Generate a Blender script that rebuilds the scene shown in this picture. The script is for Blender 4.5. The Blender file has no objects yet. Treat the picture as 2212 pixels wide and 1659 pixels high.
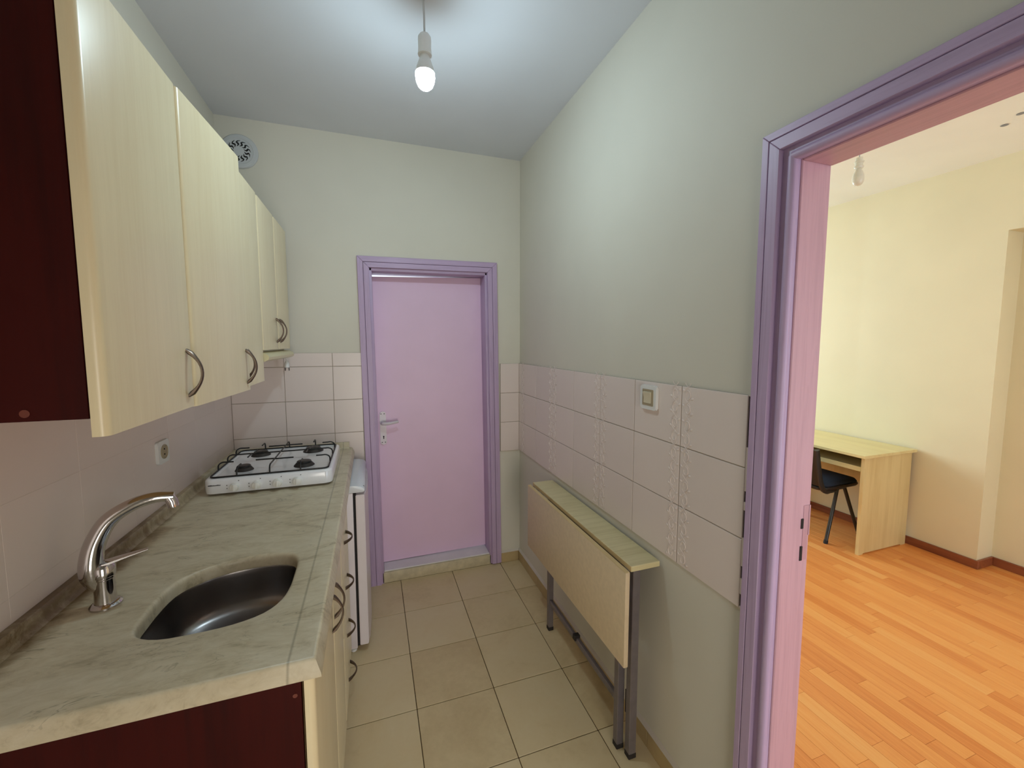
import bpy, bmesh, math, random
from mathutils import Vector, Matrix

random.seed(7)
C = bpy.context.scene.collection
SC = bpy.context.scene

# ------------------------------------------------------------------ camera
XR, YB, ZC, XL = 0.9447, 2.6486, 2.688, -0.735      # kitchen: right wall, back wall, ceiling, left wall
Y0K = -1.2                                          # near end wall of the kitchen, behind the camera
F, YAW, PITCH, ROLL, CAMH = 900.21, 0.3372, -0.0847, 0.0005, 1.5121
cam_data = bpy.data.cameras.new('camera')
cam_data.sensor_fit = 'HORIZONTAL'; cam_data.sensor_width = 36.0
cam_data.lens = F / 2212.0 * 36.0
cam_data.shift_x = -11.95 / 2212.0; cam_data.shift_y = -12.33 / 2212.0
cam_data.clip_start = 0.02
cam = bpy.data.objects.new('camera', cam_data); C.objects.link(cam)
cyw, syw, cp, sp = math.cos(YAW), math.sin(YAW), math.cos(PITCH), math.sin(PITCH)
fwd = Vector((syw * cp, cyw * cp, sp)); rgt = Vector((cyw, -syw, 0)); upv = rgt.cross(fwd)
r2 = math.cos(ROLL) * rgt + math.sin(ROLL) * upv; u2 = -math.sin(ROLL) * rgt + math.cos(ROLL) * upv
m4 = Matrix.Identity(4)
for i in range(3):
    m4[i][0] = r2[i]; m4[i][1] = u2[i]; m4[i][2] = -fwd[i]
m4[0][3], m4[1][3], m4[2][3] = 0, 0, CAMH
cam.matrix_world = m4
SC.camera = cam

# ------------------------------------------------------------------ world, daylight, exposure
w = bpy.data.worlds.new('daylight'); SC.world = w; w.use_nodes = True
w.node_tree.nodes['Background'].inputs[0].default_value = (0.86, 0.93, 1.0, 1)
w.node_tree.nodes['Background'].inputs[1].default_value = 1.2

def area(name, loc, rot, sx, sy, energy, col):
    d = bpy.data.lights.new(name, 'AREA'); d.shape = 'RECTANGLE'; d.size = sx; d.size_y = sy
    d.energy = energy; d.color = col
    o = bpy.data.objects.new(name, d); C.objects.link(o); o.location = loc; o.rotation_euler = rot
    return o
# daylight entering by the study's window (end wall); added fill lamp at its near end
area('window_daylight', (2.35, 4.33, 1.55), (math.radians(-90), 0, 0), 1.7, 1.4, 60, (0.66, 0.87, 1.0))
area('study_fill', (2.5, -1.63, 1.15), (math.radians(90), 0, 0), 1.4, 2.0, 30, (0.70, 0.84, 1.0))
# added fill lamp behind the camera, at the near end of the kitchen
kd = area('kitchen_fill', (.20, Y0K - .04, .80), (math.radians(90), 0, 0), .8, 1.5, 6.4, (1.0, 0.91, 0.78))
kd.data.spread = math.radians(96)
BULB_POWER = 31.0

vs = SC.view_settings
vs.view_transform = 'Standard'; vs.look = 'None'; vs.gamma = 1.0; vs.use_curve_mapping = False
vs.exposure = 0.0
CY = SC.cycles
CY.max_bounces = 7; CY.diffuse_bounces = 4; CY.glossy_bounces = 3; CY.transmission_bounces = 2; CY.transparent_max_bounces = 4
CY.caustics_reflective = False; CY.caustics_refractive = False
CY.use_adaptive_sampling = True; CY.adaptive_threshold = 0.05; CY.adaptive_min_samples = 16; CY.use_light_tree = False; CY.sample_clamp_indirect = 6.0

# ------------------------------------------------------------------ helpers: scene graph
ORG = {}
def link(o, parent=None):
    C.objects.link(o)
    if parent is not None: o.parent = parent
    return o
def empty(name, loc, label, cat=None, group=None, kind=None, rot=None):
    o = bpy.data.objects.new(name, None); link(o); o.location = loc; o.empty_display_size = 0.05
    if rot: o.rotation_euler = rot
    ORG[o.name] = Vector(loc)
    return tag(o, label, cat, group, kind)
def tag(o, label=None, cat=None, group=None, kind=None):
    if label: o['label'] = label
    if cat: o['category'] = cat
    if group: o['group'] = group
    if kind: o['kind'] = kind
    return o
def finish(bm, name, mat, smooth=None):
    bmesh.ops.recalc_face_normals(bm, faces=bm.faces)
    me = bpy.data.meshes.new(name); bm.to_mesh(me); bm.free()
    if mat: me.materials.append(mat)
    if smooth is not None:
        for p in me.polygons: p.use_smooth = True
        try: me.set_sharp_from_angle(angle=math.radians(smooth))
        except Exception: pass
    return me
def obj(name, bm, mat, parent=None, smooth=35, label=None):
    """mesh given in world coordinates; stored relative to the parent's base"""
    off = ORG.get(parent.name, Vector((0, 0, 0))) if parent is not None else Vector((0, 0, 0))
    if off.length: bmesh.ops.translate(bm, verts=bm.verts, vec=-off)
    o = bpy.data.objects.new(name, finish(bm, name, mat, smooth)); link(o, parent)
    ORG[o.name] = off
    if label: o['label'] = label
    return o
def struct(name, bm, mat, label, smooth=35):
    o = obj(name, bm, mat, None, smooth); tag(o, label, name.split('_')[0], None, 'structure'); return o

# ------------------------------------------------------------------ helpers: shapes
def B(): return bmesh.new()
def box(bm, x0, x1, y0, y1, z0, z1, bev=0, seg=1):
    t = bmesh.new()
    bmesh.ops.create_cube(t, size=1)
    for v in t.verts:
        v.co = Vector((x0 + (v.co.x + .5) * (x1 - x0), y0 + (v.co.y + .5) * (y1 - y0), z0 + (v.co.z + .5) * (z1 - z0)))
    if bev: bmesh.ops.bevel(t, geom=list(t.edges), offset=bev, segments=seg, affect='EDGES', profile=0.5)
    join(bm, t); return bm
def join(bm, t):
    mp = {}
    for v in t.verts: mp[v] = bm.verts.new(v.co)
    for f in t.faces:
        try: bm.faces.new([mp[v] for v in f.verts])
        except ValueError: pass
    t.free()
def rings(bm, loops, cap0=True, cap1=True, closed=True):
    R = [[bm.verts.new(p) for p in L] for L in loops]
    n = len(R[0])
    for a, b in zip(R, R[1:]):
        for i in range(n if closed else n - 1):
            j = (i + 1) % n
            try: bm.faces.new([a[i], a[j], b[j], b[i]])
            except ValueError: pass
    if cap0 and closed: bm.faces.new(R[0])
    if cap1 and closed: bm.faces.new(R[-1][::-1])
    return R
def prism(bm, poly, axis, lo, hi):
    """poly in the two other axes (order xyz without axis), extruded along axis"""
    def P(a, b, c):
        if axis == 'x': return (c, a, b)
        if axis == 'y': return (a, c, b)
        return (a, b, c)
    rings(bm, [[P(a, b, lo) for a, b in poly], [P(a, b, hi) for a, b in poly]]); return bm
def frame_of(d):
    d = d.normalized(); h = Vector((0, 0, 1)) if abs(d.z) < .9 else Vector((1, 0, 0))
    s = d.cross(h).normalized(); return s, s.cross(d).normalized()
def tube(bm, pts, r, seg=8, cap=True, ref=None):
    pts = [Vector(p) for p in pts]; rs = r if isinstance(r, (list, tuple)) else [r] * len(pts)
    loops = []; s = None
    for i, p in enumerate(pts):
        d = (pts[min(i + 1, len(pts) - 1)] - pts[max(i - 1, 0)])
        if d.length < 1e-9: d = Vector((0, 0, 1))
        d.normalize()
        if s is None: s, t = frame_of(d)
        else:
            s = (s - d * s.dot(d)); s.normalize(); t = s.cross(d)
        loops.append([p + (s * math.cos(a) + t * math.sin(a)) * rs[i] for a in (2 * math.pi * k / seg for k in range(seg))])
    rings(bm, loops, cap, cap); return bm
def sweep_rect(bm, pts, side, ws, ts):
    """flat bar along pts; 'side' = constant width direction; widths ws, thicknesses ts"""
    pts = [Vector(p) for p in pts]; side = Vector(side).normalized(); loops = []
    for i, p in enumerate(pts):
        d = (pts[min(i + 1, len(pts) - 1)] - pts[max(i - 1, 0)]).normalized()
        n = d.cross(side).normalized(); w = ws[i] / 2; t = ts[i] / 2
        q = []
        for a in range(8):
            an = 2 * math.pi * (a + .5) / 8
            q.append(p + side * (w * max(-1, min(1, 1.25 * math.cos(an)))) + n * (t * max(-1, min(1, 1.25 * math.sin(an)))))
        loops.append(q)
    rings(bm, loops); return bm
def lathe(bm, prof, cx, cy, cz, seg=24, axis='z', cap=True):
    loops = []
    for r, h in prof:
        L = []
        for k in range(seg):
            a = 2 * math.pi * k / seg; c, s = r * math.cos(a), r * math.sin(a)
            if axis == 'z': L.append((cx + c, cy + s, cz + h))
            elif axis == 'y': L.append((cx + c, cy + h, cz + s))
            else: L.append((cx + h, cy + c, cz + s))
        loops.append(L)
    rings(bm, loops, cap, cap); return bm
def rrect(x0, x1, y0, y1, r, n=5):
    P = []
    for cx, cy, a0 in ((x1 - r, y1 - r, 0), (x0 + r, y1 - r, 90), (x0 + r, y0 + r, 180), (x1 - r, y0 + r, 270)):
        for k in range(n + 1):
            a = math.radians(a0 + 90 * k / n); P.append((cx + r * math.cos(a), cy + r * math.sin(a)))
    return P
def catmull(P, n=4):
    out = []; m = len(P)
    for i in range(m):
        p0, p1, p2, p3 = (Vector(P[(i + k - 1) % m]) for k in range(4))
        for k in range(n):
            t = k / n
            out.append(tuple(.5 * ((2 * p1) + (-p0 + p2) * t + (2 * p0 - 5 * p1 + 4 * p2 - p3) * t * t + (-p0 + 3 * p1 - 3 * p2 + p3) * t ** 3)))
    return out
def open_curve(P, n=5):
    P = [Vector(p) for p in P]; Q = [2 * P[0] - P[1]] + P + [2 * P[-1] - P[-2]]; out = []
    for i in range(1, len(Q) - 2):
        p0, p1, p2, p3 = Q[i - 1:i + 3]
        for k in range(n):
            t = k / n
            out.append(.5 * ((2 * p1) + (-p0 + p2) * t + (2 * p0 - 5 * p1 + 4 * p2 - p3) * t * t + (-p0 + 3 * p1 - 3 * p2 + p3) * t ** 3))
    out.append(P[-1]); return out

# ------------------------------------------------------------------ materials
def lin(c):
    return tuple(((v / 255) / 12.92 if v / 255 <= .04045 else ((v / 255 + .055) / 1.055) ** 2.4) for v in c) + (1,)
class N:
    def __init__(s, name):
        s.m = bpy.data.materials.new(name); s.m.use_nodes = True; s.t = s.m.node_tree
        s.b = s.t.nodes['Principled BSDF']
    def n(s, ty, **kw):
        x = s.t.nodes.new(ty)
        for k, v in kw.items():
            if k.startswith('i_'): x.inputs[k[2:].replace('_', ' ')].default_value = v
            else: setattr(x, k, v)
        return x
    def l(s, a, b): s.t.links.new(a, b)
    def coords(s, kind='Object', scale=(1, 1, 1)):
        tc = s.n('ShaderNodeTexCoord') if kind != 'World' else s.n('ShaderNodeNewGeometry')
        mp = s.n('ShaderNodeMapping'); mp.inputs['Scale'].default_value = scale
        s.l(tc.outputs['Position' if kind == 'World' else kind], mp.inputs['Vector']); return mp.outputs[0]
    def noise(s, vec, scale, detail=4, rough=.55, dist=0):
        x = s.n('ShaderNodeTexNoise'); x.inputs['Scale'].default_value = scale; x.inputs['Detail'].default_value = detail
        x.inputs['Roughness'].default_value = rough; x.inputs['Distortion'].default_value = dist
        s.l(vec, x.inputs['Vector']); return x.outputs['Fac']
    def ramp(s, fac, stops):
        x = s.n('ShaderNodeValToRGB'); e = x.color_ramp.elements
        while len(e) < len(stops): e.new(.5)
        for i, (p, c) in enumerate(stops):
            e[i].position = p; e[i].color = c if len(c) == 4 else tuple(c) + (1,)
        s.l(fac, x.inputs[0]); return x.outputs[0]
    def mix(s, fac, a, b, mode='MIX'):
        x = s.n('ShaderNodeMix'); x.data_type = 'RGBA'; x.blend_type = mode
        for sock, v in ((x.inputs['Factor'], fac), (x.inputs[6], a), (x.inputs[7], b)):
            if isinstance(v, (int, float)): sock.default_value = v
            elif isinstance(v, tuple): sock.default_value = v
            else: s.l(v, sock)
        return x.outputs[2]
    def math(s, op, a, b=0, c=None):
        x = s.n('ShaderNodeMath'); x.operation = op
        for k, v in enumerate((a, b) if c is None else (a, b, c)):
            if isinstance(v, (int, float)): x.inputs[k].default_value = v
            else: s.l(v, x.inputs[k])
        return x.outputs[0]
    def bump(s, h, strength=.1, dist=.002):
        x = s.n('ShaderNodeBump'); x.inputs['Strength'].default_value = strength; x.inputs['Distance'].default_value = dist
        s.l(h, x.inputs['Height']); s.l(x.outputs[0], s.b.inputs['Normal'])
    def set(s, col=None, rough=None, metal=None, spec=None, coat=None):
        if col is not None:
            if isinstance(col, tuple): s.b.inputs['Base Color'].default_value = col
            else: s.l(col, s.b.inputs['Base Color'])
        if rough is not None:
            if isinstance(rough, (int, float)): s.b.inputs['Roughness'].default_value = rough
            else: s.l(rough, s.b.inputs['Roughness'])
        if metal is not None: s.b.inputs['Metallic'].default_value = metal
        if spec is not None: s.b.inputs['Specular IOR Level'].default_value = spec
        if coat is not None: s.b.inputs['Coat Weight'].default_value = coat; s.b.inputs['Coat Roughness'].default_value = .15
        return s.m

def plain(name, rgb, rough=.5, metal=0, var=.06, scale=8, bumpy=0, spec=None, coat=None):
    k = N(name); v = k.coords('Object'); f = k.noise(v, scale, 4)
    c = lin(rgb); d = tuple(x * (1 - var) for x in c[:3]) + (1,); u = tuple(min(1, x * (1 + var)) for x in c[:3]) + (1,)
    k.set(k.ramp(f, [(.3, d), (.7, u)]), rough, metal, spec, coat)
    if bumpy: k.bump(k.noise(v, 260, 3), bumpy, .001)
    return k.m
def wood(name, a, b, axis, rough=.38, scale=1.0, streak=28, per_obj=0, coat=None):
    k = N(name); sc = [streak, streak, streak]; sc['xyz'.index(axis)] = streak * .05
    v = k.coords('Object', tuple(x * scale for x in sc))
    f1 = k.noise(v, 1.0, 5, .6, .6); f2 = k.noise(k.coords('Object', tuple(x * scale * 5 for x in sc)), 1.0, 3, .6)
    f3 = k.noise(k.coords('Object', (2.2, 2.2, 2.2)), 1.5, 3)
    f = k.math('ADD', k.math('MULTIPLY', f1, .5), k.math('ADD', k.math('MULTIPLY', f2, .25), k.math('MULTIPLY', f3, .25)))
    col = k.ramp(f, [(.36, lin(b)), (.52, lin(a)), (.68, tuple(min(1, x * 1.06) for x in lin(a)[:3]) + (1,))])
    k.set(col, rough, 0, None, coat); return k.m

M = {}
def wall_paint(name, rgb, var=.035):
    k = N(name); v = k.coords('World'); big = k.noise(v, 1.6, 3); fine = k.noise(v, 60, 2)
    c = lin(rgb)
    col = k.ramp(big, [(.3, tuple(x * (1 - var) for x in c[:3])), (.7, tuple(min(1, x * (1 + var)) for x in c[:3]))])
    k.set(col, .62, 0, .35); k.bump(fine, .12, .0015); return k.m
M['wall'] = wall_paint('kitchen wall paint', (213, 208, 195))
M['ceil'] = wall_paint('kitchen ceiling paint', (214, 217, 224))
M['wall2'] = wall_paint('study wall paint', (236, 224, 188))
M['ceil2'] = wall_paint('study ceiling paint', (240, 236, 222))
def glazed(name, rgb):
    k = N(name); info = k.n('ShaderNodeObjectInfo'); v = k.coords('World')
    c = lin(rgb); a = tuple(x * .95 for x in c[:3]) + (1,)
    f = k.math('ADD', k.math('MULTIPLY', info.outputs['Random'], .6), k.math('MULTIPLY', k.noise(v, 9, 4), .4))
    k.set(k.ramp(f, [(.2, a), (.8, c)]), .28, 0, .45); return k.m
M['tile'] = glazed('glazed white wall tile', (228, 214, 208))
M['grout'] = plain('wall tile grout', (168, 156, 142), .9, var=.1, scale=30)
M['grout_pale'] = plain('pale wall tile grout', (214, 200, 193), .6, var=.06, scale=30)
k = N('beige stone floor tile'); info = k.n('ShaderNodeObjectInfo'); v = k.coords('World')
f1 = k.noise(v, 5, 6, .65, .5); f2 = k.noise(v, 40, 4)
f = k.math('ADD', k.math('MULTIPLY', f1, .55), k.math('ADD', k.math('MULTIPLY', f2, .2), k.math('MULTIPLY', info.outputs['Random'], .25)))
k.set(k.ramp(f, [(.3, lin((200, 178, 136))), (.5, lin((216, 196, 154))), (.72, lin((220, 203, 164)))]), k.math('MULTIPLY_ADD', f2, .25, .3), 0, .4)
M['ftile'] = k.m
M['fgrout'] = plain('dark floor grout', (84, 64, 40), .95, var=.25, scale=25)
M['skirt'] = plain('beige skirting tile', (182, 160, 118), .35, var=.1, scale=12)
M['caulk'] = plain('white caulk', (205, 196, 184), .7)
def painted_wood(name, rgb, axis):
    k = N(name); sc = [70, 70, 70]; sc['xyz'.index(axis)] = 3
    g = k.noise(k.coords('Object', tuple(sc)), 1, 4, .65, .8); c = lin(rgb)
    k.set(k.ramp(g, [(.32, tuple(x * .86 for x in c[:3])), (.55, c[:3])]), .42, 0, .45); k.bump(g, .22, .001); return k.m
M['lilac_z'] = painted_wood('lilac painted wood upright', (188, 164, 197), 'z')
M['lilac_x'] = painted_wood('lilac painted wood lintel', (188, 164, 197), 'x')
M['lilac_y'] = painted_wood('lilac painted wood lintel across', (188, 164, 197), 'y')
M['jamb_z'] = painted_wood('warm lit lilac painted jamb', (200, 158, 172), 'z')  # lilac paint with the next room's warm light put into its colour
M['jamb_y'] = painted_wood('warm lit lilac painted jamb head', (200, 158, 172), 'y')
M['leaf'] = plain('pink lilac door paint', (232, 200, 228), .42, var=.03, scale=3, bumpy=.03, spec=.4)
M['birch'] = wood('pale birch laminate', (234, 220, 184), (228, 212, 174), 'z', .3, 1, 26)
M['birch_y'] = wood('pale birch laminate across', (234, 220, 184), (228, 212, 174), 'y', .3, 1, 26)
M['edge'] = plain('birch edge band', (212, 182, 128), .5, var=.06)
M['red'] = wood('dark mahogany laminate', (60, 6, 3), (46, 3, 2), 'z', .55, 1, 18)
M['red'].node_tree.nodes['Principled BSDF'].inputs['Specular IOR Level'].default_value = .18
M['pewter'] = plain('brushed pewter', (120, 106, 96), .34, 1, var=.12, scale=60)
M['cap'] = plain('screw cap', (110, 52, 38), .5)
M['black'] = plain('black enamel', (14, 14, 15), .35, var=.2)
M['dark'] = plain('dark gap', (20, 15, 12), .8, var=.2)  # near-black for joints, gasket and the painted shade inside gaps and holes
M['chrome'] = plain('chrome', (205, 200, 200), .09, 1, var=.03)
M['steel'] = plain('stainless basin steel', (150, 145, 144), .30, 1, var=.08, scale=14)
M['enamel'] = plain('white enamel', (240, 240, 243), .16, 0, var=.02, spec=.6, coat=.4)
M['knob'] = plain('white knob plastic', (236, 234, 228), .32, var=.02)
M['iron'] = plain('burnt cast iron', (60, 54, 50), .6, .3, var=.25, scale=40)
M['rack'] = plain('black wire enamel', (12, 12, 13), .4, var=.2)
M['print'] = plain('dark print', (40, 38, 40), .6)
M['fridge'] = plain('white fridge enamel', (216, 206, 208), .3, 0, var=.015, bumpy=.02)
M['fridge_top'] = plain('white fridge plastic top', (220, 224, 230), .3, var=.015)
M['grey'] = plain('grey plastic', (128, 128, 132), .45)
M['rubber'] = plain('dark rubber', (36, 30, 28), .7)
M['plastic'] = plain('white plastic', (226, 226, 224), .35, var=.02)
M['ivory'] = plain('ivory plastic', (214, 204, 178), .35, var=.02)
M['taupe'] = plain('taupe plastic', (164, 150, 122), .4, var=.03)
M['hood'] = plain('cream hood enamel', (214, 204, 164), .3, var=.03)
M['vent'] = plain('grey white vent plastic', (196, 198, 200), .4, var=.03)
M['stone'] = plain('cream threshold stone', (200, 188, 158), .55, var=.14, scale=22, bumpy=.1)
M['sillpaint'] = plain('white sill paint', (226, 223, 223), .45, var=.05)
M['ash'] = wood('pale ash table laminate', (222, 210, 166), (204, 190, 142), 'x', .42, 1, 40)
M['leafbrown'] = plain('beige table leaf laminate', (216, 196, 164), .5, var=.05, scale=50)
M['tedge'] = plain('cream table edge', (216, 190, 140), .5, var=.05)
M['tube'] = plain('grey painted tube', (122, 114, 116), .38, .35, var=.08, scale=30)
M['deskw'] = wood('pale desk laminate', (232, 214, 156), (220, 198, 138), 'y', .35, 1, 12)
M['deskz'] = wood('pale desk laminate upright', (226, 204, 148), (214, 188, 130), 'z', .4, 1, 12)
M['chair'] = plain('black chair plastic', (30, 29, 30), .42, var=.12)
M['blue'] = plain('dark blue chair fabric', (34, 48, 66), .9, var=.2, scale=120, bumpy=.3)
M['legs'] = plain('grey black chair tube', (66, 66, 66), .3, .6, var=.1)
M['bskirt'] = wood('brown wooden skirting', (150, 86, 54), (120, 62, 38), 'y', .4, 1, 20)
M['cord'] = plain('grey white cord', (190, 190, 190), .5)
M['offbulb'] = plain('unlit white bulb', (232, 228, 212), .25, var=.02)
M['metalw'] = plain('white painted metal', (214, 206, 212), .3, var=.03)
M['brass'] = plain('dull strike plate', (186, 146, 160), .35, .2)
M['winframe'] = plain('white window frame', (232, 232, 230), .35)

# countertop: grey-green marble with fine dark veins, pale flecks and brown grime along the upstand
k = N('grey green marble'); v = k.coords('World', (1, 1, 1)); vs_ = k.coords('World', (4, 9, 6))
f1 = k.noise(vs_, 1, 5, .68, 1.6); f2 = k.noise(k.coords('World', (16, 40, 20)), 1, 4, .7, 1.2)
f = k.math('ADD', k.math('MULTIPLY', f1, .6), k.math('MULTIPLY', f2, .4))
base = k.ramp(f, [(.34, lin((164, 151, 124))), (.47, lin((200, 188, 160))), (.6, lin((212, 202, 177)))])
vein = k.ramp(k.math('ABSOLUTE', k.math('SUBTRACT', k.noise(k.coords('World', (4, 9, 6)), 1, 4, .62, 1.9), .5)), [(0, (1, 1, 1, 1)), (.012, (0, 0, 0, 1))])
msk = k.ramp(k.noise(v, 7, 3), [(.48, (0, 0, 0, 1)), (.62, (1, 1, 1, 1))])
base = k.mix(k.math('MULTIPLY', k.math('MULTIPLY', vein, msk), .55), base, lin((110, 104, 80)))
fl = k.ramp(k.math('ABSOLUTE', k.math('SUBTRACT', k.noise(k.coords('World', (5, 11, 6)), 1, 6, .6, 2.4), .5)), [(0, (1, 1, 1, 1)), (.01, (0, 0, 0, 1))])
msk2 = k.ramp(k.noise(k.coords('World', (1, 1, 1)), 9.3, 3), [(.6, (0, 0, 0, 1)), (.68, (1, 1, 1, 1))])
base = k.mix(k.math('MULTIPLY', k.math('MULTIPLY', fl, msk2), .7), base, lin((214, 204, 178)))
g = k.n('ShaderNodeNewGeometry'); sx = k.n('ShaderNodeSeparateXYZ'); k.l(g.outputs['Position'], sx.inputs[0])
dx = k.math('MULTIPLY', k.math('ADD', sx.outputs['X'], .705), 13)                      # 0 at the upstand
dy = k.math('MULTIPLY', k.math('ABSOLUTE', k.math('SUBTRACT', sx.outputs['Y'], 1.28)), 1.1)
st = k.math('SUBTRACT', 1.0, k.math('ADD', k.math('MAXIMUM', dx, 0), dy))
st = k.math('ADD', st, k.math('MULTIPLY', k.math('SUBTRACT', k.noise(v, 14, 5, .65, .8), .5), 1.6))
stain = k.ramp(st, [(.12, (0, 0, 0, 1)), (.85, (1, 1, 1, 1))])
base = k.mix(k.math('MULTIPLY', stain, .85), base, lin((100, 72, 34)))
grd = k.ramp(k.math('ABSOLUTE', k.math('ADD', sx.outputs['X'], .170)), [(0, (1, 1, 1, 1)), (.0022, (0, 0, 0, 1))])
base = k.mix(k.math('MULTIPLY', grd, .45), base, lin((84, 78, 58)))
k.set(base, k.math('MULTIPLY_ADD', f2, .2, .26), 0, .45); M['marble'] = k.m

# laminate strips
def laminate(name, island):
    k = N(name); v = k.coords('World', (24, 1.3, 24))
    if island: rnd = k.n('ShaderNodeNewGeometry').outputs['Random Per Island']
    else: rnd = k.n('ShaderNodeObjectInfo').outputs['Random']
    off = k.n('ShaderNodeVectorMath'); off.operation = 'ADD'; cmb = k.n('ShaderNodeCombineXYZ')
    k.l(k.math('MULTIPLY', rnd, 37), cmb.inputs[1]); k.l(k.math('MULTIPLY', rnd, 91), cmb.inputs[2])
    k.l(v, off.inputs[0]); k.l(cmb.outputs[0], off.inputs[1])
    f1 = k.noise(off.outputs[0], 1.6, 6, .62, 1.6); f2 = k.noise(k.coords('World', (160, 8, 160)), 1, 3)
    f = k.math('ADD', k.math('MULTIPLY', f1, .5), k.math('ADD', k.math('MULTIPLY', f2, .14), k.math('MULTIPLY', rnd, .36)))
    k.set(k.ramp(f, [(.22, lin((224, 132, 64))), (.42, lin((240, 154, 82))), (.6, lin((248, 168, 92))), (.8, lin((252, 186, 112)))]), k.math('MULTIPLY_ADD', f2, .12, .3), 0, .4)
    return k.m
M['lam'] = laminate('orange oak laminate strip', False)
M['lam_s'] = laminate('orange oak laminate field', True)

k = N('lit bulb glass'); k.b.inputs['Base Color'].default_value = (1, 1, 1, 1)
k.b.inputs['Emission Color'].default_value = (0.70, 0.91, 1.0, 1); k.b.inputs['Emission Strength'].default_value = BULB_POWER * 10
M['lit'] = k.m
k = N('window glass'); k.b.inputs['Transmission Weight'].default_value = 1; k.b.inputs['Roughness'].default_value = 0; k.b.inputs['IOR'].default_value = 1.0; k.set(k.mix(k.noise(k.coords('Object'), 2), (.97, .98, 1, 1), (1, 1, 1, 1))); M['glass'] = k.m

# ================================================================== STRUCTURE: kitchen shell
X1 = 1.05                                      # study side of the dividing wall
Y0S, Y1S, X2, XN = -1.6, 4.3, 3.8, 3.976
bm = B(); box(bm, XL - .1, XR, Y0K, YB + .17, -.05, -.003)
floor = struct('floor', bm, M['fgrout'], 'beige square-tiled kitchen floor with dark joints')
bm = B(); box(bm, XL - .1, X1, Y0K - .1, YB + .17, ZC, ZC + .06)
struct('ceiling', bm, M['ceil'], 'pale grey kitchen ceiling around the lit bulb')
bm = B(); box(bm, XL - .1, XL, Y0K - .1, YB + .17, 0, ZC)
wall_left = struct('wall_left', bm, M['wall'], 'left kitchen wall behind the cabinets and worktop')
DX0, DX1, DZ = -.012, .752, 1.985               # rough opening of the back door
bm = B(); box(bm, XL, DX0, YB, YB + .17, 0, ZC); box(bm, DX1, XR, YB, YB + .17, 0, ZC); box(bm, DX0, DX1, YB, YB + .17, DZ, ZC)
wall_back = struct('wall_back', bm, M['wall'], 'beige end wall with the pink lilac door')
OY0, OY1, OZ = -.12, .775, 1.985                # rough opening to the study
bm = B(); box(bm, XR, X1, OY1, Y1S + .1, 0, ZC); box(bm, XR, X1, Y0S - .1, OY0, 0, ZC); box(bm, XR, X1, OY0, OY1, OZ, ZC)
wall_right = struct('wall_right', bm, M['wall'], 'beige right wall with a tiled band and the open doorway')
bm = B(); box(bm, XL - .1, -.22, Y0K - .1, Y0K, 0, ZC); box(bm, .62, XR, Y0K - .1, Y0K, 0, ZC); box(bm, -.22, .62, Y0K - .1, Y0K, 1.60, ZC)  # opening added for the fill lamp behind it
struct('wall_front', bm, M['wall'], 'beige wall behind the viewer')

# floor tiles
S = .33; GX, GY = .1386, 2.3118; tcache = {}
def tile_mesh(w, h, t, axis, bev=.0012, key=None, mat='tile', relief=None):
    """tile with its front face at local 0, thickness t behind it. axis = outward normal"""
    kk = (round(w, 4), round(h, 4), t, axis, mat, relief, bev)
    if kk in tcache: return tcache[kk]
    bm = B()
    if axis == '+z': box(bm, 0, w, 0, h, -t, 0, bev)
    elif axis == '-x': box(bm, 0, t, 0, w, 0, h, bev)
    elif axis == '+x': box(bm, -t, 0, 0, w, 0, h, bev)
    elif axis == '-y': box(bm, 0, w, 0, t, 0, h, bev)
    if relief: add_relief(bm, relief, w, h)
    me = finish(bm, 'tile', M[mat], 30); tcache[kk] = me; return me
def put(name, me, parent, loc):
    o = bpy.data.objects.new(name, me); link(o, parent)
    o.location = Vector(loc) - ORG.get(parent.name, Vector((0, 0, 0))); return o
def add_relief(bm, side, w, h):
    """moulded vine of curls and leaves near one upright edge (front face at x=0, facing -x)"""
    def P(u, z, lift=0.0): return (-.0002 - lift, (w - u) if side == 'hi' else u, z)
    n = 4; u0 = .027
    for i in range(n):
        zc = h * (i + .5) / n; d = 1 if i % 2 else -1
        pts = []
        for q in range(11):                                   # curl
            a = math.radians(-100 + 300 * q / 10) * d; rr = .0165 * (1 - .045 * q)
            pts.append(P(u0 + rr * math.cos(a) * .85, zc + rr * math.sin(a)))
        tube(bm, pts, [.0011 + .0007 * math.sin(math.pi * q / 10) for q in range(11)], 5)
        for s_ in (-1, 1):                                    # crossing stems between curls
            pts = [P(u0 + s_ * .012 * math.cos(math.pi * q / 6), zc + h / n / 2 + (q - 3) * .0042) for q in range(7)]
            tube(bm, pts, .0012, 5)
        for s_, dz in ((-1, .012), (1, -.012)):               # leaves
            c = (u0 + s_ * .019, zc + dz)
            L0 = [P(c[0] + .0065 * math.cos(a) + .003 * s_ * math.sin(a), c[1] + .0055 * math.sin(a)) for a in (2 * math.pi * q / 8 for q in range(8))]
            L1 = [P(c[0] + .003 * math.cos(a), c[1] + .0025 * math.sin(a), .0018) for a in (2 * math.pi * q / 8 for q in range(8))]
            rings(bm, [L0, L1], False, True)
J = .0032
xs = [XL] + [GX + S * i for i in range(-2, 3)] + [XR]
xs = sorted(x for x in xs if XL - .001 <= x <= XR + .001)
ys = [Y0K] + [GY + S * j for j in range(-10, 1)] + [YB]
for i in range(len(xs) - 1):
    for j in range(len(ys) - 1):
        me = tile_mesh(xs[i + 1] - xs[i] - J, ys[j + 1] - ys[j] - J, .008, '+z', .001, mat='ftile')
        o = put('floor_tile', me, floor, (xs[i] + J / 2, ys[j] + J / 2, random.uniform(-.0003, .0004)))

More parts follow.
